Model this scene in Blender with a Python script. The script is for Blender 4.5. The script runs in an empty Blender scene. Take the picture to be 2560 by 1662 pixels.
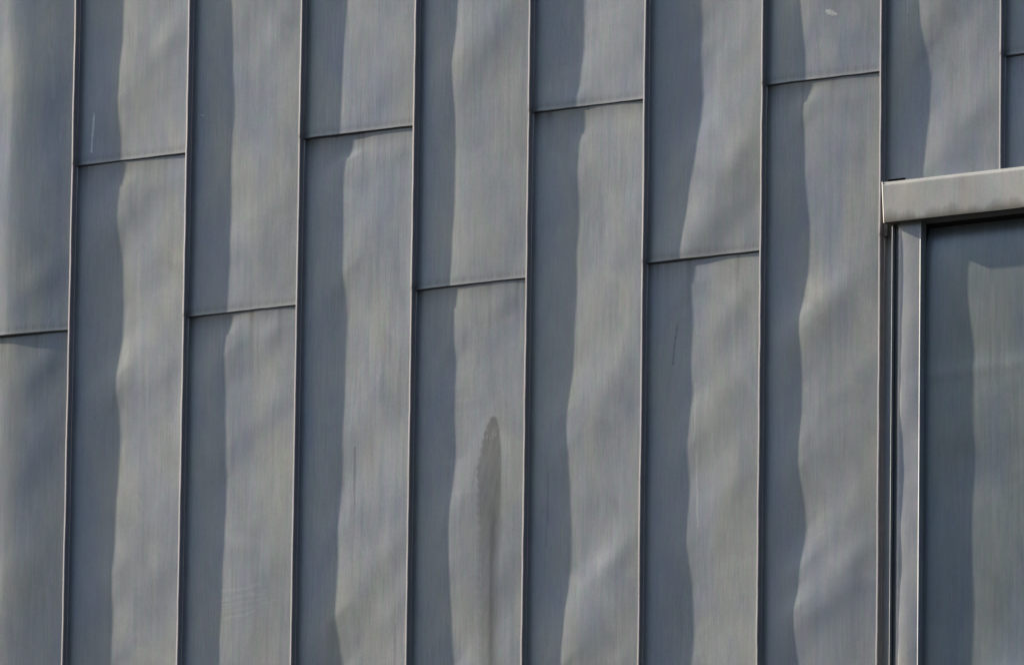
# Standing-seam zinc cladding with the corner of a box-headed blind window, grazing sun.
import bpy, bmesh, math
import numpy as np
from mathutils import Matrix, Vector

S = bpy.context.scene
COL = S.collection
# ---------------------------------------------------------------- camera
# wall frame: X along the wall, -Y out of the wall, Z up (z = 0 at the upper course of laps)
ZO = 11.14                      # height of that course above the ground
TR = {
    '1a': [(545, 167, 0.2), (496, 166, 0.3), (398, 164, 0.6), (325, 157, 1.8), (252, 153, 2.5), (202, 151, 2.8), (129, 157, 1.8), (56, 164, 0.6), (26, 164, 0.7), (7, 164, 0.7)],
    '1b': [(-15, 184, -2.7), (-44, 182, -2.3), (-88, 170, -0.4), (-140, 166, 0.4), (-191, 165, 0.6), (-225, 168, 0.1), (-309, 183, -2.5), (-408, 191, -3.8), (-505, 193, -4.2), (-603, 192, -4.0), (-650, 185, -2.8), (-723, 171, -0.5), (-771, 172, -0.7), (-844, 183, -2.6), (-950, 190, -3.6), (-1045, 188, -3.4), (-1141, 183, -2.4), (-1283, 177, -1.6), (-1378, 169, -0.2), (-1449, 170, -0.4), (-1509, 177, -1.4), (-1569, 178, -1.6), (-1663, 174, -0.9), (-1684, 173, -0.9)],
    '2a': [(498, 143, 4.2), (401, 148, 3.4), (278, 154, 2.3), (155, 158, 1.7), (82, 158, 1.7), (-40, 153, 2.5), (-136, 152, 2.6), (-256, 157, 1.9), (-352, 154, 2.4), (-449, 151, 2.8), (-545, 150, 3.0)],
    '2b': [(-567, 172, -0.6), (-595, 162, 1.0), (-628, 150, 3.0), (-690, 144, 4.1), (-738, 148, 3.4), (-812, 154, 2.3), (-949, 155, 2.1), (-1002, 156, 2.0), (-1108, 165, 0.4), (-1179, 162, 1.0), (-1321, 158, 1.6), (-1462, 155, 2.2), (-1557, 152, 2.7), (-1719, 150, 3.1)],
    '3a': [(449, 153, 2.5), (353, 149, 3.2), (256, 144, 4.1), (160, 141, 4.5), (62, 136, 5.3), (24, 135, 5.5), (12, 133, 5.9)],
    '3b': [(-19, 183, -2.4), (-61, 178, -1.6), (-85, 163, 0.8), (-133, 159, 1.6), (-300, 160, 1.3), (-395, 159, 1.5), (-469, 158, 1.7), (-541, 172, -0.7), (-613, 179, -1.8), (-734, 177, -1.5), (-878, 173, -0.8), (-1030, 166, 0.4), (-1171, 169, -0.2), (-1242, 165, 0.6), (-1312, 158, 1.7), (-1407, 159, 1.5), (-1500, 154, 2.3), (-1594, 151, 2.9), (-1642, 162, 1.1), (-1758, 186, -2.9)],
    '4a': [(402, 141, 4.6), (307, 135, 5.5), (234, 128, 6.6), (186, 125, 7.2), (89, 129, 6.5), (-8, 137, 5.1), (-105, 140, 4.7), (-224, 139, 4.8), (-342, 137, 5.2), (-437, 133, 5.8), (-527, 126, 7.0)],
    '4b': [(-559, 154, 2.4), (-630, 148, 3.4), (-727, 151, 2.9), (-798, 160, 1.3), (-894, 157, 1.8), (-1069, 159, 1.6), (-1140, 159, 1.5), (-1210, 153, 2.6), (-1280, 143, 4.2), (-1349, 140, 4.6), (-1444, 143, 4.2), (-1537, 149, 3.1), (-1679, 156, 2.1), (-1793, 169, -0.1)],
    '5a': [(352, 183, -2.6), (256, 185, -2.8), (183, 181, -2.2), (112, 173, -0.8), (65, 167, 0.2), (20, 152, 2.6)],
    '5b': [(-33, 187, -3.1), (-80, 185, -2.8), (-127, 177, -1.5), (-223, 173, -0.8), (-362, 177, -1.5), (-454, 173, -0.9), (-532, 172, -0.6), (-627, 174, -1.0), (-722, 171, -0.6), (-863, 164, 0.7), (-958, 150, 3.0), (-1005, 144, 4.0), (-1109, 146, 3.7), (-1156, 153, 2.5), (-1249, 162, 1.0), (-1319, 164, 0.6), (-1389, 164, 0.7), (-1530, 163, 0.8), (-1598, 156, 2.0), (-1668, 146, 3.7), (-1736, 139, 4.9), (-1827, 135, 5.6)],
    '6a': [(304, 182, -2.4), (209, 189, -3.5), (113, 183, -2.5), (65, 187, -3.1), (-32, 195, -4.5), (-102, 189, -3.6), (-172, 173, -0.9), (-267, 160, 1.4), (-361, 147, 3.6), (-429, 135, 5.5), (-530, 118, 8.4)],
    '6b': [(-575, 173, -0.8), (-631, 168, -0.0), (-716, 173, -0.9), (-811, 174, -1.0), (-905, 172, -0.7), (-1000, 173, -0.9), (-1070, 164, 0.7), (-1156, 158, 1.7), (-1265, 167, 0.2), (-1382, 163, 0.8), (-1474, 163, 0.9), (-1544, 170, -0.3), (-1614, 181, -2.2), (-1754, 189, -3.5), (-1825, 184, -2.6), (-1866, 178, -1.7)],
    '7a': [(261, 119, 8.1), (166, 131, 6.2), (69, 140, 4.6), (3, 141, 4.5)],
    '7b': [(-27, 165, 0.5), (-51, 154, 2.4), (-83, 141, 4.5), (-121, 140, 4.7), (-168, 146, 3.6), (-311, 147, 3.4), (-382, 155, 2.2), (-475, 165, 0.4), (-569, 165, 0.5), (-640, 162, 1.1), (-710, 150, 3.1), (-779, 132, 5.9), (-827, 131, 6.1), (-898, 140, 4.7), (-993, 146, 3.6), (-1086, 144, 3.9), (-1188, 135, 5.6), (-1258, 134, 5.7), (-1327, 146, 3.6), (-1397, 157, 1.8), (-1466, 163, 0.8), (-1512, 158, 1.7), (-1581, 141, 4.5), (-1649, 137, 5.1), (-1717, 124, 7.4), (-1787, 127, 6.9), (-1900, 140, 4.7)],
    '8a': [(213, 121, 7.8), (118, 129, 6.6), (60, 140, 4.6), (21, 154, 2.4), (-50, 160, 1.3), (-168, 158, 1.7), (-261, 148, 3.4), (-355, 140, 4.7)],
    'niche': [(-636, 143, 4.2), (-660, 143, 4.1), (-767, 149, 3.2), (-838, 157, 1.8), (-933, 172, -0.7), (-1002, 174, -1.0), (-1244, 171, -0.6), (-1258, 183, -2.5), (-1314, 177, -1.4), (-1427, 170, -0.3), (-1611, 171, -0.5), (-1794, 178, -1.7), (-1950, 171, -0.5)],
}
SEAM_X = {0: -6.7, 1: 423.3, 2: 862.5, 3: 1292.4, 4: 1723.7, 5: 2151.5, 6: 2579.2, 7: 3009.1, 8: 3439.3, 9: 3867.8}
CAM = [22.18033, -34.80582, -9.53933]
ROT = [[0.8674012, 0.4974325, 0.0132698], [0.0953774, -0.1923695, 0.9766766], [-0.4883834, 0.8459048, 0.2143054]]
FPX = 32000

cam_d = bpy.data.cameras.new('camera')
cam = bpy.data.objects.new('camera', cam_d); COL.objects.link(cam)
cam_d.sensor_width = 36.0
cam_d.lens = FPX / 2560.0 * 36.0
cam_d.clip_start = 0.5; cam_d.clip_end = 2000.0
r, u, f = [Vector(v) for v in ROT]
m = Matrix((r, u, -f)).transposed().to_4x4()
m.translation = Vector((CAM[0], CAM[1], CAM[2] + ZO))
cam.matrix_world = m
S.camera = cam
S.render.resolution_x = 1024; S.render.resolution_y = 664

# ---------------------------------------------------------------- sun and sky
SUN = Vector((6.0, 1.0, -2.95)).normalized()       # the way the light travels
SUN_ELEV = math.asin(-SUN.z)
SUN_AZ = math.atan2(-SUN.x, -SUN.y)                # clockwise from +Y
sun_d = bpy.data.lights.new('sun', 'SUN'); sun = bpy.data.objects.new('sun', sun_d); COL.objects.link(sun)
sun_d.energy = 5.0; sun_d.angle = math.radians(0.7); sun_d.color = (1.0, 0.915, 0.775)
sun.rotation_euler = SUN.to_track_quat('-Z', 'Y').to_euler()
sun.location = (-20, -4, 30)
W = bpy.data.worlds.new('World'); S.world = W; W.use_nodes = True
wn = W.node_tree.nodes; wl = W.node_tree.links
sky = wn.new('ShaderNodeTexSky'); sky.sky_type = 'NISHITA'; sky.sun_disc = False
sky.sun_elevation = SUN_ELEV; sky.sun_rotation = SUN_AZ
sky.air_density = 1.0; sky.dust_density = 1.6; sky.ozone_density = 1.0
wl.new(sky.outputs[0], wn['Background'].inputs[0]); wn['Background'].inputs[1].default_value = 0.12
S.view_settings.view_transform = 'Standard'; S.view_settings.look = 'None'
S.view_settings.exposure = 0.36; S.view_settings.gamma = 1.0
# ---------------------------------------------------------------- materials
def zinc(name, base, warm, metal, rough, streak=1.0):
    M = bpy.data.materials.new(name); M.use_nodes = True
    n = M.node_tree.nodes; l = M.node_tree.links; b = n['Principled BSDF']
    def N(t, **k):
        o = n.new(t)
        for a, v in k.items(): setattr(o, a, v)
        return o
    def math_(op, a, c, clamp=False):
        o = N('ShaderNodeMath', operation=op, use_clamp=clamp)
        for i, q in enumerate((a, c)):
            if isinstance(q, (int, float)): o.inputs[i].default_value = q
            else: l.new(q, o.inputs[i])
        return o.outputs[0]
    def mix(f, a, c, mode='MIX'):
        o = N('ShaderNodeMix', data_type='RGBA', blend_type=mode)
        for i, q in ((0, f), (6, a), (7, c)):
            if isinstance(q, (int, float)): o.inputs[i].default_value = q
            elif isinstance(q, tuple): o.inputs[i].default_value = q + (1,)
            else: l.new(q, o.inputs[i])
        return o.outputs[2]
    tc = N('ShaderNodeTexCoord'); oi = N('ShaderNodeObjectInfo')
    off = N('ShaderNodeVectorMath', operation='SCALE'); off.inputs[0].default_value = (37.0, 5.0, 61.0)
    l.new(oi.outputs['Random'], off.inputs['Scale'])
    add = N('ShaderNodeVectorMath', operation='ADD'); l.new(tc.outputs['Object'], add.inputs[0]); l.new(off.outputs[0], add.inputs[1])
    def noise(sx, sz, det=3.0, rg=0.55, dist=0.0):
        mp = N('ShaderNodeMapping'); mp.inputs['Scale'].default_value = (sx, min(sx, sz), sz); l.new(add.outputs[0], mp.inputs[0])
        t = N('ShaderNodeTexNoise'); t.inputs['Scale'].default_value = 1.0; t.inputs['Detail'].default_value = det
        t.inputs['Roughness'].default_value = rg; t.inputs['Distortion'].default_value = dist
        l.new(mp.outputs[0], t.inputs[0]); return t.outputs[0]
    fine = noise(260.0, 10.0, 3.0, 0.65)          # rolling-mill streaks
    mid = noise(80.0, 2.6, 3.0, 0.6)
    broad = noise(24.0, 0.9, 2.0)
    patch = noise(6.0, 4.0, 5.0, 0.62, 0.8)      # patina clouds
    grain = noise(190.0, 150.0, 2.0, 0.7)
    hue = noise(6.5, 2.2, 4.0, 0.6, 0.5); tint = noise(70.0, 22.0, 2.0, 0.6)
    # value = 1 + sum of zero-mean variations
    # the mill streaks show strongly on some sheets and in some areas, hardly at all on others
    much = math_('ADD', math_('MULTIPLY', oi.outputs['Random'], 0.7), math_('MULTIPLY', math_('SUBTRACT', noise(4.0, 1.7, 2.0), 0.30), 2.2), True)
    v = math_('ADD', 1.0, math_('MULTIPLY', math_('SUBTRACT', fine, 0.5), math_('MULTIPLY', math_('ADD', math_('MULTIPLY', much, 0.9), 0.12), 0.50 * streak)))
    v = math_('ADD', v, math_('MULTIPLY', math_('SUBTRACT', mid, 0.5), 0.15 * streak))
    v = math_('ADD', v, math_('MULTIPLY', math_('SUBTRACT', broad, 0.5), 0.12))
    v = math_('ADD', v, math_('MULTIPLY', math_('SUBTRACT', patch, 0.5), 0.40))
    v = math_('ADD', v, math_('MULTIPLY', math_('SUBTRACT', grain, 0.5), 0.26))
    v = math_('MULTIPLY', v, math_('ADD', 0.95, math_('MULTIPLY', oi.outputs['Random'], 0.10)))
    hr = N('ShaderNodeMapRange'); l.new(hue, hr.inputs[0]); hr.inputs[1].default_value = 0.32; hr.inputs[2].default_value = 0.68
    c = mix(hr.outputs[0], base, warm)
    tr_ = N('ShaderNodeMapRange'); l.new(tint, tr_.inputs[0]); tr_.inputs[1].default_value = 0.30; tr_.inputs[2].default_value = 0.70
    c = mix(1.0, c, mix(tr_.outputs[0], (1.05, 0.97, 1.04), (0.95, 1.03, 0.96)), 'MULTIPLY')
    c = mix(1.0, c, v, 'MULTIPLY')
    st = N('ShaderNodeAttribute', attribute_name='stain'); pa = N('ShaderNodeAttribute', attribute_name='pale'); br = N('ShaderNodeAttribute', attribute_name='rust')
    c = mix(math_('MULTIPLY', pa.outputs['Fac'], 0.75), c, (0.62, 0.61, 0.57))
    c = mix(math_('MULTIPLY', br.outputs['Fac'], 0.90), c, (0.100, 0.088, 0.062))
    c = mix(math_('MULTIPLY', st.outputs['Fac'], 0.85), c, (0.055, 0.053, 0.05))  # stain carries real marks and the shade painted on undersides
    l.new(c, b.inputs['Base Color'])
    dirt_and_shade = math_('MAXIMUM', math_('MAXIMUM', st.outputs['Fac'], br.outputs['Fac']), pa.outputs['Fac'])
    l.new(math_('MULTIPLY', math_('SUBTRACT', 1.0, math_('MULTIPLY', dirt_and_shade, 0.6)), metal), b.inputs['Metallic'])
    rr = math_('ADD', math_('MULTIPLY', math_('SUBTRACT', mid, 0.5), 0.12), math_('ADD', math_('MULTIPLY', math_('SUBTRACT', patch, 0.5), 0.16), rough))
    l.new(rr, b.inputs['Roughness'])
    bp = N('ShaderNodeBump'); bp.inputs['Strength'].default_value = 0.10; bp.inputs['Distance'].default_value = 0.0004
    l.new(math_('ADD', fine, math_('MULTIPLY', mid, 1.5)), bp.inputs['Height']); l.new(bp.outputs[0], b.inputs['Normal'])
    return M
ZINC = zinc('weathered_zinc', (0.284, 0.303, 0.338), (0.352, 0.350, 0.316), 0.62, 0.42)
SEAMZ = zinc('seam_zinc', (0.282, 0.268, 0.302), (0.330, 0.296, 0.290), 0.45, 0.48, 0.6)
BOXZ = zinc('box_zinc', (0.425, 0.435, 0.425), (0.50, 0.47, 0.41), 0.45, 0.50)
JAMBZ = zinc('jamb_zinc', (0.35, 0.36, 0.40), (0.44, 0.425, 0.38), 0.50, 0.45)
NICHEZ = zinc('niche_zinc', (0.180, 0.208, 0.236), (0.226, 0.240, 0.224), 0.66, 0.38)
def plain(name, c, rough=0.9):
    M = bpy.data.materials.new(name); M.use_nodes = True
    n = M.node_tree.nodes; l = M.node_tree.links; b = n['Principled BSDF']
    t = n.new('ShaderNodeTexNoise'); t.inputs['Scale'].default_value = 3.0; t.inputs['Detail'].default_value = 6.0
    rp = n.new('ShaderNodeValToRGB'); l.new(t.outputs[0], rp.inputs[0])
    rp.color_ramp.elements[0].color = tuple(q * 0.75 for q in c) + (1,); rp.color_ramp.elements[1].color = tuple(q * 1.25 for q in c) + (1,)
    l.new(rp.outputs[0], b.inputs['Base Color']); b.inputs['Roughness'].default_value = rough
    return M
BACK = plain('dark_membrane', (0.03, 0.03, 0.035))
PAVE = plain('asphalt', (0.045, 0.045, 0.047))
CHALK = plain('chalky_scratch', (0.80, 0.82, 0.78), 0.8)
DROP = plain('dried_droppings', (0.60, 0.62, 0.58), 0.8)

# ---------------------------------------------------------------- mesh helpers (wall millimetres in, metres out)
def empty(name, x, z, n=0.0):
    o = bpy.data.objects.new(name, None); COL.objects.link(o); o.location = (x / 1000, -n / 1000, z / 1000 + ZO); o.empty_display_size = 0.1
    return o
def tag(o, label=None, cat=None, group=None, kind=None):
    for k, v in (('label', label), ('category', cat), ('group', group), ('kind', kind)):
        if v: o[k] = v
def link(name, me, mat, parent, smooth=True):
    me.materials.append(mat)
    if smooth: me.polygons.foreach_set('use_smooth', np.ones(len(me.polygons), dtype=bool))
    o = bpy.data.objects.new(name, me); COL.objects.link(o)
    if parent: o.parent = parent
    return o
def origin_of(parent):
    if parent is None: return np.zeros(3)
    return np.array([parent.location.x * 1000, -parent.location.y * 1000, (parent.location.z - ZO) * 1000])
def grid(name, X, Nn, Z, mat, parent, attrs=None, keep=None, flip=False, smooth=True):
    """X, Nn (height out of the wall), Z: 2-D arrays (rows along z, columns along x), millimetres."""
    ny, nx = X.shape; o = origin_of(parent)
    P = np.stack([(X - o[0]) / 1000, -(Nn - o[1]) / 1000, (Z - o[2]) / 1000], -1).reshape(-1, 3)
    if parent is None: P[:, 2] += ZO
    i = np.arange(ny * nx).reshape(ny, nx)
    q = np.stack([i[:-1, :-1], i[:-1, 1:], i[1:, 1:], i[1:, :-1]], -1).reshape(-1, 4)
    if flip: q = q[:, ::-1]
    if keep is not None: q = q[keep.reshape(-1)]
    me = bpy.data.meshes.new(name)
    me.vertices.add(len(P)); me.vertices.foreach_set('co', P.astype(np.float32).ravel())
    me.loops.add(q.size); me.loops.foreach_set('vertex_index', q.astype(np.int32).ravel())
    me.polygons.add(len(q)); me.polygons.foreach_set('loop_start', np.arange(0, q.size, 4, dtype=np.int32))
    for k, a in (attrs or {}).items():
        at = me.attributes.new(k, 'FLOAT', 'POINT'); at.data.foreach_set('value', np.broadcast_to(a, X.shape).astype(np.float32).ravel())
    me.update(calc_edges=True); me.validate()
    return link(name, me, mat, parent, smooth)
def boxmesh(name, x0, x1, n0, n1, z0, z1, mat, parent, bevel=0.0, seg=3):
    bm = bmesh.new(); bmesh.ops.create_cube(bm, size=1.0); o = origin_of(parent)
    for v in bm.verts:
        v.co = Vector((((x0 if v.co.x < 0 else x1) - o[0]) / 1000, -((n1 if v.co.y < 0 else n0) - o[1]) / 1000, ((z0 if v.co.z < 0 else z1) - o[2]) / 1000 + (ZO if parent is None else 0)))
    if bevel: bmesh.ops.bevel(bm, geom=bm.edges[:], offset=bevel / 1000, segments=seg, affect='EDGES', profile=0.5)
    me = bpy.data.meshes.new(name); bm.to_mesh(me); bm.free()
    return link(name, me, mat, parent, bevel > 0)

def sstep(a, b, x):
    t = np.clip((x - a) / (b - a), 0, 1); return t * t * (3 - 2 * t)
def wave(z, seed, wl):
    rg = np.random.RandomState(seed); s = 0
    for k in range(3): s = s + rg.normal() / (1 + k) * np.sin(2 * np.pi * z / (wl * (1.5, 1.0, 0.72)[k]) + rg.uniform(0, 6.28))
    return s * 0.6
def wob(z, seed, amp, wl):
    rg = np.random.RandomState(seed); s = 0
    for k in range(5): s = s + rg.normal() / (1 + k * 0.5) * np.sin(2 * np.pi * z / (wl / (1 + k * 0.8)) + rg.uniform(0, 6.28))
    return s * amp * 0.6

# ---------------------------------------------------------------- the shape of every sheet
HS = 28.0                                             # seam height
LAP = {0: -548.0, 1: 3.0, 2: -549.0, 3: 3.0, 4: -545.0, 5: 0.0, 6: -542.0, 7: -3.0, 8: -541.0, 9: 0.0}
TOP, BOT = 900.0, -2300.0
def width(i): return SEAM_X[i + 1] - SEAM_X[i] if i < 9 else 430.0
# dents and creases seen in the sun: sheet: [(x, z, length, width, angle, height)], millimetres, degrees
FEAT = {}
FEAT.update({'1a': [(350, 396, 70, 33, 52, 2.2), (346, 255, 63, 38, 40, 1.0)],
    '2a': [(339, 396, 89, 35, 62, 1.6), (324, 36, 114, 51, 60, 0.8)],
    '3a': [(300, 166, 101, 38, 60, 0.8)],
    '4a': [(286, 307, 76, 35, 58, 1.4), (308, -173, 101, 46, 60, 0.9)],
    '5a': [(335, 175, 76, 43, 50, 0.7)],
    '6a': [(330, -219, 76, 35, 50, 2.6), (319, 117, 76, 38, 42, 1.5), (252, -440, 89, 38, 20, 1.2)],
    '5b': [(327, -896, 95, 38, 58, 1.8), (328, -1492, 95, 33, 40, 3.2), (383, -1812, 63, 30, 40, 1.8), (343, -458, 114, 43, 60, 0.9)],
    '6b': [(321, -715, 76, 35, 48, 2.4), (341, -1218, 76, 41, 50, 1.2), (327, -1301, 76, 33, 42, 1.6), (359, -934, 63, 35, 40, 1.3), (309, -1668, 89, 43, 30, 1.2)],
    '7b': [(267, -707, 89, 35, 42, 1.8), (339, -1569, 89, 35, 36, 2.6), (254, -1694, 101, 35, 30, 2.0), (306, -1009, 101, 38, 30, 1.2), (352, -1375, 76, 38, 50, 1.2)],
    '3b': [(372, -1378, 76, 35, 42, 1.8), (369, -1601, 76, 35, 40, 1.6), (319, -899, 114, 46, 50, 0.9), (278, -312, 114, 46, 60, 0.7)],
    '2b': [(322, -639, 70, 33, 55, 2.0), (342, -873, 76, 38, 50, 1.2), (323, -1414, 89, 43, 40, 1.1)],
    '1b': [(360, -720, 76, 35, 36, 1.8), (367, -1380, 76, 38, 36, 1.4), (328, -308, 89, 43, 45, 0.9)],
    '4b': [(330, -625, 63, 30, 45, 1.4), (359, -1494, 89, 38, 60, 1.3), (319, -848, 76, 38, 30, 0.8)],
    '8a': [(347, 111, 76, 35, 50, 1.5), (342, -161, 89, 41, 42, 1.6)],
    '7a': [(296, 125, 76, 38, 55, 1.1)],
    '0a': [(312, -371, 76, 38, 30, 2.0)],
    '0b': [(334, -643, 89, 43, 42, 3.5), (281, -973, 101, 51, 60, 1.5)]})

def prof(t): return np.sin(np.pi * np.clip(t, 0, 1)) ** 0.75
def height(key, i, x, z):
    """height of the sheet out of the wall plane at local x, z."""
    w = width(i); t = x / w; lap = LAP[i]; upper = key.endswith('a')
    d = np.abs(z - lap)
    base = np.where(upper, 2.8 * np.exp(-d / 90), -4.2 * np.exp(-d / 60)) if key != 'niche' else 0 * z
    if key in TR:
        T = np.array(sorted(TR[key])); zz = np.arange(T[0, 0] - 700, T[-1, 0] + 700, 4.0)
        he = np.interp(zz, T[:, 0], T[:, 2]); xe = np.interp(zz, T[:, 0], T[:, 1])
        m = 0.5 * (T[:, 2].mean() + np.median(T[:, 2]))
        for lo, sgn in ((T[0, 0], -1), (T[-1, 0], 1)):           # beyond the measured stretch
            o = np.clip(sgn * (zz - lo), 0, None); he = np.where(o > 0, m + (he - m) * np.exp(-o / 120) + wob(zz, i * 7 + 3, 1.5, 420) * (1 - np.exp(-o / 150)), he)
        k = np.exp(-0.5 * (np.arange(-8, 9) * 4.0 / 9.0) ** 2); k /= k.sum()
        he = np.convolve(np.pad(he, 8, 'edge'), k, 'valid')
        xm = np.interp(z, zz, xe)
        sh = 0.75 * sstep(10, 150, d)
        zs = z - sh * (x - xm)
        k2 = np.exp(-0.5 * (np.arange(-40, 41) * 4.0 / 55.0) ** 2); k2 /= k2.sum()
        hs = np.convolve(np.pad(he, 40, 'edge'), k2, 'valid')        # away from the seam the sheet only keeps the long waves
        loc = np.exp(-((x - xm) / 60.0) ** 2)
        h = np.interp(zs, zz, he) * loc + np.interp(zs, zz, hs) * (1 - loc)
        p = prof(t) / prof(np.full_like(t, 0.36)); pm = prof(xm / w) / prof(np.full_like(t, 0.36))
        far = sstep(0.36, 0.80, t)
        h = h * (1 - 0.25 * far)
        out = base + (h - base * 1.0) * p / pm
    else:
        rg = np.random.RandomState(i * 13 + (1 if upper else 2))
        out = base + prof(t) * (1.5 + 1.8 * wave(z - 0.7 * x, i * 11 + upper, 420))
    if i == 0 and key != 'niche':                      # the leftmost sheets belly out and fall away from the sun
        a = 30.0 if upper else 25.0
        tt = x / w; pk = 0.40 + 0.02 * np.sin(z / 130.0)
        q = np.clip((tt - pk) / (1 - pk), -1, 1); soft = 0.20
        fall = np.where(q > 0, 1 - (np.sqrt(q * q + soft * soft) - soft) / (math.sqrt(1 + soft * soft) - soft), 1 - 0.0 * q)
        out = base + a * fall * np.sin(np.clip(tt / 0.30, 0, 1) * np.pi / 2) + 1.2 * prof(t) * wave(z - 0.7 * x, 5 + upper, 600)
    for (fx, fz, ln, wd, ang, amp) in FEAT.get(key, []):
        a = math.radians(ang); dx, dz = x - fx, z - fz
        s = dx * math.cos(a) + dz * math.sin(a); q = -dx * math.sin(a) + dz * math.cos(a)
        out = out + 0.68 * amp * np.exp(-0.5 * (s / ln) ** 2 - 0.5 * (q / wd) ** 2) * np.clip(prof(t) * 1.4, 0, 1)
    out = out + prof(t) * sstep(0.30, 0.6, t) * (0.9 * wave(z * 0.8 - x * 0.6, 31 + i * 3 + upper, 430) + 0.5 * wave(x * 0.8 + z * 0.5, 77 + i + upper, 520))
    return out

def dirt_rng(i, upper): return np.random.RandomState(500 + i * 2 + upper)
def sheet_attrs(key, i, x, z):
    w = width(i); lap = LAP[i]; upper = key.endswith('a'); rg = dirt_rng(i, upper)
    st = np.zeros_like(x); pa = np.zeros_like(x); ru = np.zeros_like(x)
    rag = 0.6 + 0.4 * np.sin(x * 0.31 + i) * np.sin(x * 0.117 + 2 * i) + 0.25 * np.sin(x * 0.9 + i * 3)
    if upper and key != 'niche':
        d = z - lap
        pa += 0.58 * np.exp(-np.clip(d - 2, 0, None) / 5.0) * (0.7 + 0.3 * rag)
        ru += 0.34 * np.exp(-((d - 14) / 11.0) ** 2) * np.clip(rag, 0, 1.3)
        ru += 0.5 * np.exp(-((x - 6) / 16) ** 2 - (d / 14) ** 2)
    elif key != 'niche':
        d = lap - z
        amt = rg.uniform(0.7, 1.25)
        ru += amt * np.exp(-np.clip(d, 0, None) / (30 + 16 * rag)) * (0.45 + 0.8 * np.exp(-x / 120))
        st += 0.75 * np.exp(-(x / 26) ** 2 - np.clip(d, 0, None) / 13)
        for k in range(7):                                    # run-off streaks
            cx = rg.uniform(30, w - 10); ln = rg.uniform(40, 170); sw = rg.uniform(2.5, 8)
            ru += rg.uniform(0.08, 0.34) * np.exp(-((x - cx) / sw) ** 2) * np.exp(-np.clip(d, 0, None) / ln)
    for k in range(5):                                        # thin dark and pale vertical marks
        cx = rg.uniform(15, w - 15); cz = rg.uniform(-1900, 500); ln = rg.uniform(30, 130)
        a = rg.uniform(0.05, 0.2) * np.exp(-((x - cx - (z - cz) * 0.02) / 1.8) ** 2) * (1 - sstep(0.5, 1.0, np.abs(z - cz) / ln))
        if k % 2: st += a
        else: pa += a
    X = x + SEAM_X[i]
    def line(pts, wd, amt, arr):                              # a mark along a polyline, tapering at both ends
        pts = np.array(pts, float)
        for a, b in zip(pts[:-1], pts[1:]):
            ab = b - a; L2 = (ab ** 2).sum(); tt = np.clip(((X - a[0]) * ab[0] + (z - a[1]) * ab[1]) / L2, 0, 1)
            dd = np.hypot(X - a[0] - tt * ab[0], z - a[1] - tt * ab[1])
            np.maximum(arr, amt * (1 - sstep(wd * 0.5, wd, dd)), out=arr)
    if key == '4b':
        # the big run: a bullet-shaped head that goes down as a soft band
        zl = np.array([-2300, -1800, -1457, -1155, -1091, -1055, -1027, -1008, -996, -988])
        xl = np.array([1978, 1972, 1964, 1960, 1971, 1983, 1993, 2001, 2008, 2018]); xr = np.array([2072, 2066, 2062, 2060, 2056, 2050, 2045, 2040, 2034, 2024])
        L = np.interp(z, zl, xl) + 2 * np.sin(z * 0.05) + 2.5 * np.sin(z * 0.21 + X * 0.1); R = np.interp(z, zl, xr)
        soft = np.interp(z, [-2300, -1500, -1200, -1000], [30, 24, 14, 6])
        core = sstep(0, 1, (X - L) / soft) * sstep(0, 1, (R - X) / soft) * sstep(-980, -996, z) * (0.86 + 0.10 * np.sin(X * 0.35 + z * 0.02) * np.sin(z * 0.09 + X * 0.13) + 0.09 * np.sin(X * 0.9 + 0.01 * z))
        fade = np.interp(z, [-2300, -1800, -1500, -1250, -1000], [0.30, 0.36, 0.42, 0.60, 0.70])
        st += core * fade
        mid = np.exp(-((X - np.interp(z, [-2300, -1450, -1250], [2028, 2022, 2030])) / 11) ** 2) * sstep(-1200, -1420, z) * 0.35
        st += mid
        rgl = np.random.RandomState(4)
        for k in range(40):
            cz = -1025 - 38 * rgl.rand() ** 0.6; cx = np.interp(cz, zl, (xl + xr) / 2) + rgl.uniform(-24, 18)
            pa = np.maximum(pa, 0.8 * (1 - sstep(0.8, 1.9 + rgl.rand(), np.hypot(X - cx, z - cz))))
        line([(1962, -1150), (1950, -1190), (1946, -1260)], 3, 0.25, st)
        for k in range(14):                                   # horizontal chatter marks left of the run
            cz = -880 - 46 * k * (1 + 0.1 * np.sin(k * 3)); cx = 1895 + 20 * np.sin(k)
            pa += 0.09 * (0.5 + rgl.rand()) * np.exp(-((z - cz - 0.05 * np.sin(k * 2.1) * (X - cx)) / (3 + 3 * rgl.rand())) ** 2) * sstep(-80, -20, X - cx) * (1 - sstep(20, 80, X - cx)) * (1 if k < 9 else 0.4)
    if key == '3b':
        line([(1505, -1045), (1505, -1100), (1508, -1250)], 4.0, 0.42, st); line([(1508, -1250), (1503, -1500)], 3, 0.14, st)
        line([(1504, -700), (1504, -900)], 2.5, 0.2, st); line([(1668, -1640), (1666, -1790)], 4.0, 0.3, st); line([(1612, -880), (1611, -960)], 2.2, 0.2, st)
        line([(1395, -960), (1396, -1080)], 2.2, 0.22, st); line([(1470, -660), (1470, -690)], 2.0, 0.3, st)
    if key == '5b': line([(2228, -1190), (2226, -1300), (2222, -1440)], 2.4, 0.4, st)
    if key == '6b':
        line([(2694, -755), (2687, -800), (2681, -840), (2680, -882)], 3.6, 0.5, st)
        line([(2760, -950), (2763, -1040), (2759, -1140)], 3.0, 0.35, pa); line([(2768, -1180), (2774, -1370), (2778, -1420)], 2.6, 0.4, pa)
    if key == '6a': pass
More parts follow.
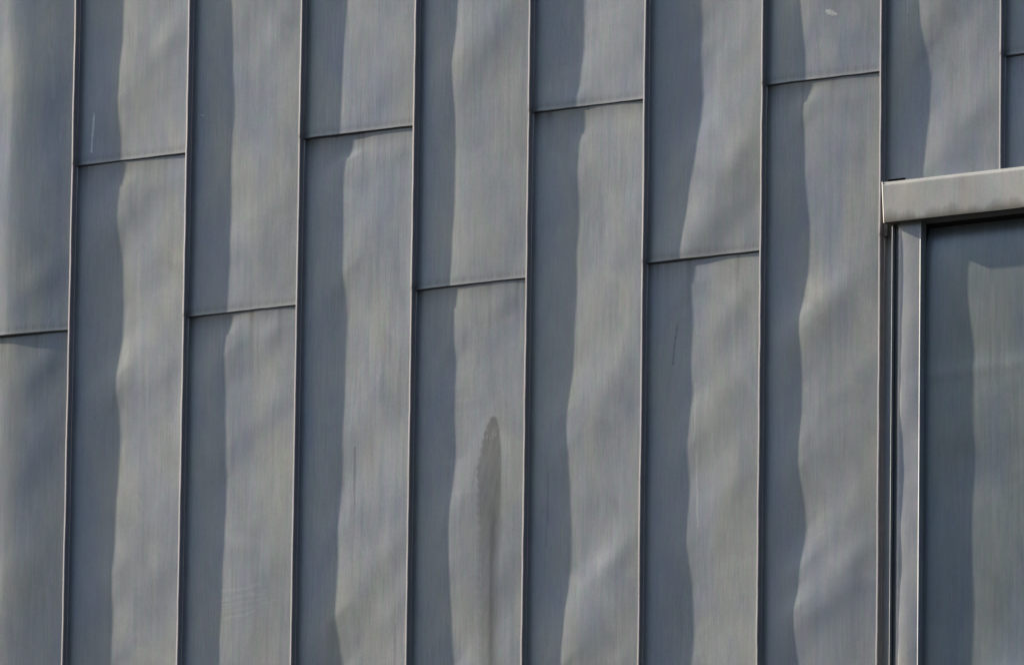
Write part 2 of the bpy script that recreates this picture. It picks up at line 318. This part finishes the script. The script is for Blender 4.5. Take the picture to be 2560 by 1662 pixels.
    if key == '2b':
        for k in range(7):
            q = rg.uniform(-7, 7, 4); e = rg.uniform(-45, 45, 2); line([(1015 + e[0], -1478 - 14 * k + q[0]), (1110, -1474 - 14 * k + q[1]), (1180 + e[1], -1466 - 14 * k + q[2])], rg.uniform(2, 5), rg.uniform(0.05, 0.2), pa)
    if key == '0a': line([(327, 395), (333, 330), (335, 240)], 10, 0.16, pa); line([(308, 60), (306, 0)], 7, 0.12, pa)
    return {'stain': np.clip(st, 0, 1), 'pale': np.clip(pa, 0, 1), 'rust': np.clip(ru, 0, 1)}

# ---------------------------------------------------------------- builders
def seam_mesh(parent, i, z0, z1, lift, seed):
    """double-locked standing seam on the left edge of a panel: thin stem, folded head, rounded arrises."""
    pr = [(-3.0, -3), (-3.0, 6), (-3.4, 20), (-3.5, HS - 1.3), (-3.42, HS - 0.8), (-3.25, HS - 0.64), (-2.9, HS - 0.58), (-0.4, HS - 0.35)]
    pr += [(3.2 - 1.4 + 1.4 * math.sin(a), HS - 1.4 + 1.4 * math.cos(a)) for a in np.linspace(0, math.pi / 2, 4)]
    pr += [(3.2, 18.5), (2.8, 16.5), (1.6, 15.6), (1.2, 14.5), (1.2, 3.0), (1.8, 1.0), (3.5, -0.6), (5.0, -2.0)]
    pr = np.array(pr); zz = np.arange(z0, z1 + 5, 10.0); zz[-1] = z1
    X = SEAM_X[i] + pr[None, :, 0] + 0 * zz[:, None]; Nn = pr[None, :, 1] + 0 * zz[:, None]
    up = np.clip(pr[:, 1] / HS, 0, 1)[None, :]
    X = X + up * (wob(zz, seed, 0.55, 700) + wob(zz, seed + 1, 0.22, 150))[:, None]
    Nn = Nn + up * (wob(zz, seed + 2, 0.35, 500) + lift)[:, None]
    Z = zz[:, None] + 0 * pr[None, :, 0]
    g = np.broadcast_to(np.exp(-(np.clip(pr[:, 1], 0, 40) / 7.0))[None, :] * 0.35, X.shape)
    e = np.exp(-np.abs(Z - LAP[i]) / 9.0) * 0.5
    return grid('standing_seam', X, Nn, Z, SEAMZ, parent, {'stain': e * 0.8, 'rust': np.clip(e * 0.5, 0, 1), 'pale': 0.15 * np.broadcast_to((pr[:, 1] > HS - 1.2) * 1.0, X.shape)}, flip=False)
def hem_mesh(parent, x, n, z, depth=6.5):
    """rolled bottom hem: turns under the sheet and back toward the wall."""
    pr = [(0, 0.0), (0.4, -0.6), (0.2, -1.4), (-0.8, -2.6), (-2.2, -4.8), (-4.0, -6.2), (-depth, -6.2), (-depth - 3, -2.0)]
    pr = np.array(pr)
    X = x[:, None] + 0 * pr[None, :, 0]; Nn = n[:, None] + pr[None, :, 0]; Z = z[:, None] + pr[None, :, 1]
    return grid('folded_hem', X.T, Nn.T, Z.T, ZINC, parent, {'stain': np.clip((np.arange(8)[:, None] - 1.0) / 2.0, 0, 1) + 0 * X.T, 'rust': 0.3 + 0 * X.T, 'pale': 0 * X.T}, flip=True)  # stain darkens the turned-under side: grime plus its shade painted in
DX, DZ = 4.0, 5.0
def panel(key, i, z0, z1, label, crop=None, hem=True, seam=True, lift=0.0, x1=None):
    w = width(i) if x1 is None else x1
    t = empty('zinc_panel', SEAM_X[i] + width(i) / 2 if x1 is None else SEAM_X[i] + w / 2, z0)
    tag(t, label, 'wall panel', 'standing seam zinc panels covering the wall')
    xs = np.linspace(2.2, w - 3.0, int(w / DX)); zs = np.linspace(z0, z1, int((z1 - z0) / DZ))
    x, z = np.meshgrid(xs, zs); h = height(key, i, x, z)
    keep = None
    if crop is not None:
        xc = 0.25 * (x[1:, 1:] + x[:-1, 1:] + x[1:, :-1] + x[:-1, :-1]); zc = 0.25 * (z[1:, 1:] + z[:-1, 1:] + z[1:, :-1] + z[:-1, :-1]); keep = crop(xc, zc)
    grid('sheet', x + SEAM_X[i], h, z, ZINC, t, sheet_attrs(key, i, x, z), keep)
    if seam: seam_mesh(t, i, z0 - (0 if key.endswith('b') else 1.0), z1, lift, 100 + i * 9)
    if hem:
        xx = xs if hem is True else xs[xs < hem]
        hz = np.full_like(xx, z0); hem_mesh(t, xx + SEAM_X[i], height(key, i, xx, hz), hz + 0.5 * wob(xx, 300 + i, 1, 260))
    return t

LAB = {
 '0a': 'long upper zinc panel at the far left edge, with two faint pale smears',
 '0b': 'lower zinc panel at the far left, below the leftmost lap joint',
 '1a': 'upper zinc panel with a thin white upright scratch on its shaded side',
 '1b': 'lower zinc panel straight below the one with the thin white upright scratch',
 '2a': 'long upper zinc panel with one small pale fleck, beside the white-scratched one',
 '2b': 'lower zinc panel with pale sideways scuffs near its bottom',
 '3a': 'short upper zinc panel with a brownish bottom edge, fourth column from the left',
 '3b': 'long lower zinc panel with thin dark upright streaks, next left of the big dark stain',
 '4a': 'long upper zinc panel straight above the panel with the big dark stain',
 '4b': 'zinc panel with a big dark bullet-shaped stain running down it',
 '5a': 'short upper zinc panel whose bottom edge flares out, sixth column from the left',
 '5b': 'long lower zinc panel next right of the dark-stained one, with a bright slanting dent',
 '6a': 'long upper zinc panel whose shadow line bends sharply left above a bright flared bottom edge',
 '6b': 'lower zinc panel with a short dark curved scratch and a thin white drip line',
 '7a': 'short upper zinc panel with an oval white spot near its top',
 '7b': 'long lower zinc panel next left of the box header and its jamb',
 '8a': 'upper zinc panel with a thin white dribble, ending on the box header',
 '8b': 'narrow dark strip of zinc panel left of the window jamb, below the header',
 '9a': 'piece of upper zinc panel in the top right corner, above the rightmost lap',
 '9b': 'zinc panel in the right corner between the rightmost lap joint and the box header',
}
BX0, BZ0, BZ1, BN = 3463.0, -515.0, -380.0, 61.0           # header box
JF, JX = 3487.0, 3589.0                                    # jamb: fin and right arris
SHEETS = {}
for i in range(10):
    ov = 22.0                                              # how far the lower sheet runs up behind the upper
    if i < 8:
        SHEETS['%da' % i] = panel('%da' % i, i, LAP[i], TOP, LAB['%da' % i], lift=0.7)
        SHEETS['%db' % i] = panel('%db' % i, i, BOT, LAP[i] + ov * 0.5, LAB['%db' % i], hem=False, lift=-0.5)
    elif i == 8:
        def crop8(x, z):                                   # notched round the box; its torn left foot stands off the box
            foot = BZ1 + 4 + 14 * (x < 78) + 10 * np.clip((108 - x) / 40, 0, 1) * (x >= 78) * (x < 108)
            return (z > foot) | (x < BX0 - SEAM_X[8] - 8)
        SHEETS['8a'] = panel('8a', 8, LAP[8], TOP, LAB['8a'], crop=crop8, hem=BX0 - SEAM_X[8] - 8, lift=0.7)
        SHEETS['8b'] = panel('8b', 8, BOT, BZ0 + 12, LAB['8b'], hem=False, lift=-0.5, x1=JF - SEAM_X[8] - 1.5)
    else:
        SHEETS['9a'] = panel('9a', 9, LAP[9], TOP, LAB['9a'], lift=0.7)
        SHEETS['9b'] = panel('9b', 9, BZ1 + 2, LAP[9] + ov * 0.5, LAB['9b'], hem=False, lift=-0.5)

# dried marks that stand on the zinc: slivers with a little thickness, parts of the sheet they stick to
def mark(key, pts, widths, name='white_drip'):
    i = int(key[0]); t = SHEETS[key]; pts = np.array(pts, float); n = 28
    s = np.linspace(0, 1, n); ss = np.linspace(0, 1, len(pts))
    cx = np.interp(s, ss, pts[:, 0]); cz = np.interp(s, ss, pts[:, 1]); wd = np.interp(s, np.linspace(0, 1, len(widths)), widths)
    rg = np.random.RandomState(int(abs(pts[0, 0]))); wd = wd * (1 + 0.25 * rg.normal(size=n)).clip(0.4, 1.6)
    d = np.stack([np.gradient(cx), np.gradient(cz)], -1); d /= np.linalg.norm(d, axis=1)[:, None]
    a = np.linspace(-1, 1, 7)
    X = cx[:, None] - d[:, 1:2] * wd[:, None] * a[None] * 0.5; Z = cz[:, None] + d[:, 0:1] * wd[:, None] * a[None] * 0.5
    Nn = height(key, i, X - SEAM_X[i], Z) + 0.35 * (1 - a[None] ** 2) - 0.02
    cross = d[:, 1].mean() < 0
    return grid(name, X, Nn, Z, CHALK if 'scratch' in name else DROP, t, flip=not cross)
mark('1a', [(487, 176), (485, 123), (481, 70), (480, 38)], [3.5, 8.5, 4.5, 6], 'white_scratch')
mark('7a', [(3226, 215), (3238, 210), (3252, 203), (3270, 197)], [5, 15, 15, 4], 'white_spot')
mark('8a', [(3526, 330), (3525, 219), (3523, 150), (3523, 92)], [5, 5.5, 4, 2], 'white_dribble')
mark('2a', [(897, 123), (905, 120), (913, 116)], [3, 6, 4], 'pale_fleck')


# ---------------------------------------------------------------- window surround: header box and jamb
ws = empty('window_surround', 3700.0, -2300.0)
tag(ws, 'pale zinc box header with a ribbed upright jamb framing the blind window', 'window frame')
def header():
    x0, x1 = BX0, 4360.0
    bev = 8.0
    pr = [(-18, BZ1 + 3.0), (20, BZ1 + 1.2), (BN - 12, BZ1 + 0.2), (BN - 10.5, BZ1 - 0.2), (BN - 9.8, BZ1 - 0.8), (BN - 9.4, BZ1 - 1.2), (BN - 0.6, BZ1 - 10.6), (BN - 0.3, BZ1 - 11.2), (BN, BZ1 - 12.2)]
    zz = np.r_[np.linspace(BZ1 - bev - 4, BZ0 + 4, 26), BZ0 + 2.2, BZ0 + 1.6, BZ0 + 1.3]
    pr += [(BN - 0.5 * (BZ1 - q) / 135.0, q) for q in zz if q < BZ1 - 13]
    pr += [(BN - 0.9, BZ0 + 0.5), (BN - 1.6, BZ0 + 0.1), (BN - 2.6, BZ0), (BN - 6, BZ0), (20, BZ0 + 0.5), (-18, BZ0 + 1.0)]
    pr = np.array(pr)
    xs = np.r_[x0 + 3.0, np.linspace(x0 + 7, x1, 230)]
    X = xs[None, :] + 0 * pr[:, :1]; Nn = pr[:, :1] + 0 * xs[None]; Z = pr[:, 1:] + 0 * xs[None]
    X = X + np.where(X < x0 + 60, (BZ1 - Z) / 135.0 * 7.0 * np.clip(1 - (X - x0) / 60, 0, 1), 0)      # raked left end
    face = (Nn > BN - 4.5) & (Z > BZ0 + 0.8)
    Nn = Nn + face * (0.5 * np.sin(X / 70.0) + 0.7 * np.sin(X / 173.0 + 1) + 0.4 * np.sin(X / 41 + Z / 60))
    d = Z - BZ0; rag = 1.2 * np.sin(X * 0.031) + np.sin(X * 0.083 + 1) + 0.3 * np.sin(X * 0.29)
    ru = face * 0.9 * np.clip(1.15 - d / (26 + 7 * rag), 0, 1) ** 1.2 + (Z < BZ0 + 0.8) * 0.6
    st = face * 0.12 * np.exp(-((d - 24 - 6 * rag) / 9) ** 2)
    rgl = np.random.RandomState(12)
    for k in range(60):
        cx = rgl.uniform(x0, x1); st = st + face * rgl.uniform(0.02, 0.10) * np.exp(-((X - cx) / rgl.uniform(1.2, 4.0)) ** 2) * (0.4 + 0.6 * rgl.rand() * np.cos(d / 60) ** 2)
    st = np.where(Z < BZ0 + 0.2, 1.0, st)  # underside painted near black, its shade put into the colour
    f = grid('header_box', X, Nn, Z, BOXZ, ws, {'stain': np.clip(st, 0, 1), 'rust': np.clip(ru, 0, 1), 'pale': 0.7 * (Z > BZ1 - 10.8)}, flip=True)  # pale paints the sunlit glint along the top edge
    # left end cap with a rounded front arris
    b2 = 5.0
    q = [(x0 + 3.0, BN)] + [(x0 + 3.0 - b2 * math.sin(a), BN - b2 + b2 * math.cos(a)) for a in np.linspace(0.2, math.pi / 2, 5)] + [(x0, 40), (x0, 10), (x0, -18)]
    q = np.array(q); zz = np.linspace(BZ0 + 0.5, BZ1 - 0.8, 14)
    X = q[None, :, 0] + 0 * zz[:, None]; Nn = q[None, :, 1] + 0 * zz[:, None]; Z = zz[:, None] + 0 * X
    X = X + (BZ1 - Z) / 135.0 * 7.0; Nn = Nn - np.where(Nn > 50, 0.5 * (BZ1 - Z) / 135, 0)
    grid('end_cap', X, Nn, Z, BOXZ, ws, {'stain': 0 * X, 'rust': 0.3 * np.exp(-(Z - BZ0) / 12), 'pale': 0 * X}, flip=True)
header()
def jamb():
    zz = np.arange(BOT, BZ0 - 0.2, 6.0); zz[-1] = BZ0 - 0.4
    T = np.array(sorted(JT)); fh = np.interp(zz, T[:, 0], T[:, 1])
    k = np.hanning(37); k /= k.sum(); fh = np.convolve(np.pad(fh, 18, 'edge'), k, 'valid')
    # thin upstand on the left
    pf = [(JF, -10), (JF, 20), (JF, 33.4)] + [(JF + 1.7 - 1.7 * math.cos(a), 33.4 + 1.8 * math.sin(a)) for a in np.linspace(0.2, math.pi - 0.2, 7)] + [(JF + 3.4, 33.2), (JF + 3.4, 30), (JF + 3.4, 22)]
    pf = np.array(pf)
    X = pf[None, :, 0] + wob(zz, 41, 0.35, 500)[:, None] * (pf[None, :, 1] > 15); Nn = pf[None, :, 1] + 0 * zz[:, None]; Z = zz[:, None] + 0 * X
    grid('jamb_upstand', X, Nn, Z, JAMBZ, ws, {'stain': 0 * X, 'rust': 0 * X, 'pale': 0 * X})
    xs = np.r_[np.linspace(JF + 3.4, JX - 4, 40)]; t = (xs - xs[0]) / (xs[-1] - xs[0])
    base = 28.0
    F = base + (fh[:, None] - base) * np.sin(np.pi * np.clip(t * 0.9 + 0.05, 0, 1))[None] - 13.0 * np.exp(-(t / 0.13) ** 2)[None]
    F = F + 0.25 * np.sin(np.pi * t)[None] * wob(zz, 47, 1.0, 360)[:, None] * (t > 0.3)[None]
    a = np.linspace(-0.35, math.pi / 2, 7)
    ex = np.r_[JX - 2.4 + 2.4 * np.sin(a), JX, JX, JX]; en = np.r_[-1.6 + 2.4 * np.cos(a), -10, -20, -34]
    X = np.r_[xs, ex][None] + 0 * zz[:, None]; Nn = np.concatenate([F, F[:, -1:] + en[None]], 1); Z = zz[:, None] + 0 * X
    grid('jamb', X, Nn, Z, JAMBZ, ws, {'stain': 0 * X, 'rust': 0 * X, 'pale': 0 * X})
JT = [(-542, 30.4), (-610, 29.2), (-728, 28.6), (-797, 29.9), (-938, 30.1), (-1125, 31.0), (-1201, 29.0), (-1227, 28.5), (-1365, 27.5), (-1457, 29.5), (-1548, 29.4), (-1595, 28.5), (-1731, 30.1), (-1934, 31.4)]
jamb()
# the recessed zinc panel under the header
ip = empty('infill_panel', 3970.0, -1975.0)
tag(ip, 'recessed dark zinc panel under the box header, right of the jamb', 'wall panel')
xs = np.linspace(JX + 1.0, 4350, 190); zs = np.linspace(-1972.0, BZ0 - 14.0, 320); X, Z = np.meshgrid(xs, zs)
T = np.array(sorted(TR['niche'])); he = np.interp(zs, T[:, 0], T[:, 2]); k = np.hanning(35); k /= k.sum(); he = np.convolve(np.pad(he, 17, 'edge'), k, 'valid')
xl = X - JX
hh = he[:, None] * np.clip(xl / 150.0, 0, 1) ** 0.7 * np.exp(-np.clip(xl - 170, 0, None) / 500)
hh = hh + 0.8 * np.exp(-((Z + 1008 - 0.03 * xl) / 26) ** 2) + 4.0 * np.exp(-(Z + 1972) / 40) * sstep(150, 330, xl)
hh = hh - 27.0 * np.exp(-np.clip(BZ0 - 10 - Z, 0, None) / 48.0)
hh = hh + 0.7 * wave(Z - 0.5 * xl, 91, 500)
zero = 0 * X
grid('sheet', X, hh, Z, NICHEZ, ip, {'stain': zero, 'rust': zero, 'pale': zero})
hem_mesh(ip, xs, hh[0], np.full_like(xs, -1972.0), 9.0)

# ---------------------------------------------------------------- what the cladding hangs on, and the ground in front
wall = boxmesh('backing_wall', -600, 4700, -330, -32, -ZO * 1000 - 200, 1300, BACK, None)
tag(wall, kind='structure')
bm = bmesh.new()
for v in ((-600, -600), (600, -600), (600, 600), (-600, 600)): bm.verts.new((v[0], v[1], 0))
bm.faces.new(bm.verts); me = bpy.data.meshes.new('ground'); bm.to_mesh(me); bm.free()
gr = link('ground', me, PAVE, None, False); tag(gr, kind='structure')
# added unseen ring of dark rising ground, put in to block low sky light
def sky_blocker():
    na, nr = 160, 16
    a = np.linspace(0, 2 * np.pi, na, endpoint=False); rr = np.linspace(105, 330, nr)
    A, Rr = np.meshgrid(a, rr)
    k = sstep(105, 230, Rr)
    Hh = k * (50 + 7 * np.sin(A * 3 + 1) + 4 * np.sin(A * 7 + 2) + 2.5 * np.sin(A * 17)) - 0.3 + 2.0 * np.sin(A * 41 + Rr * 0.3) * np.sin(Rr * 0.21 + A * 23) * k
    P = np.stack([Rr * np.cos(A) + 2, Rr * np.sin(A) - 10, Hh], -1).reshape(-1, 3)
    F = [(j * na + i, j * na + (i + 1) % na, (j + 1) * na + (i + 1) % na, (j + 1) * na + i) for j in range(nr - 1) for i in range(na)]
    me = bpy.data.meshes.new('sky_blocker'); me.from_pydata(P.tolist(), [], F); me.update()
    o = link('sky_blocker', me, BLOCKER, None); tag(o, kind='structure')
BLOCKER = plain('blocker_dark', (0.035, 0.045, 0.025))
sky_blocker()
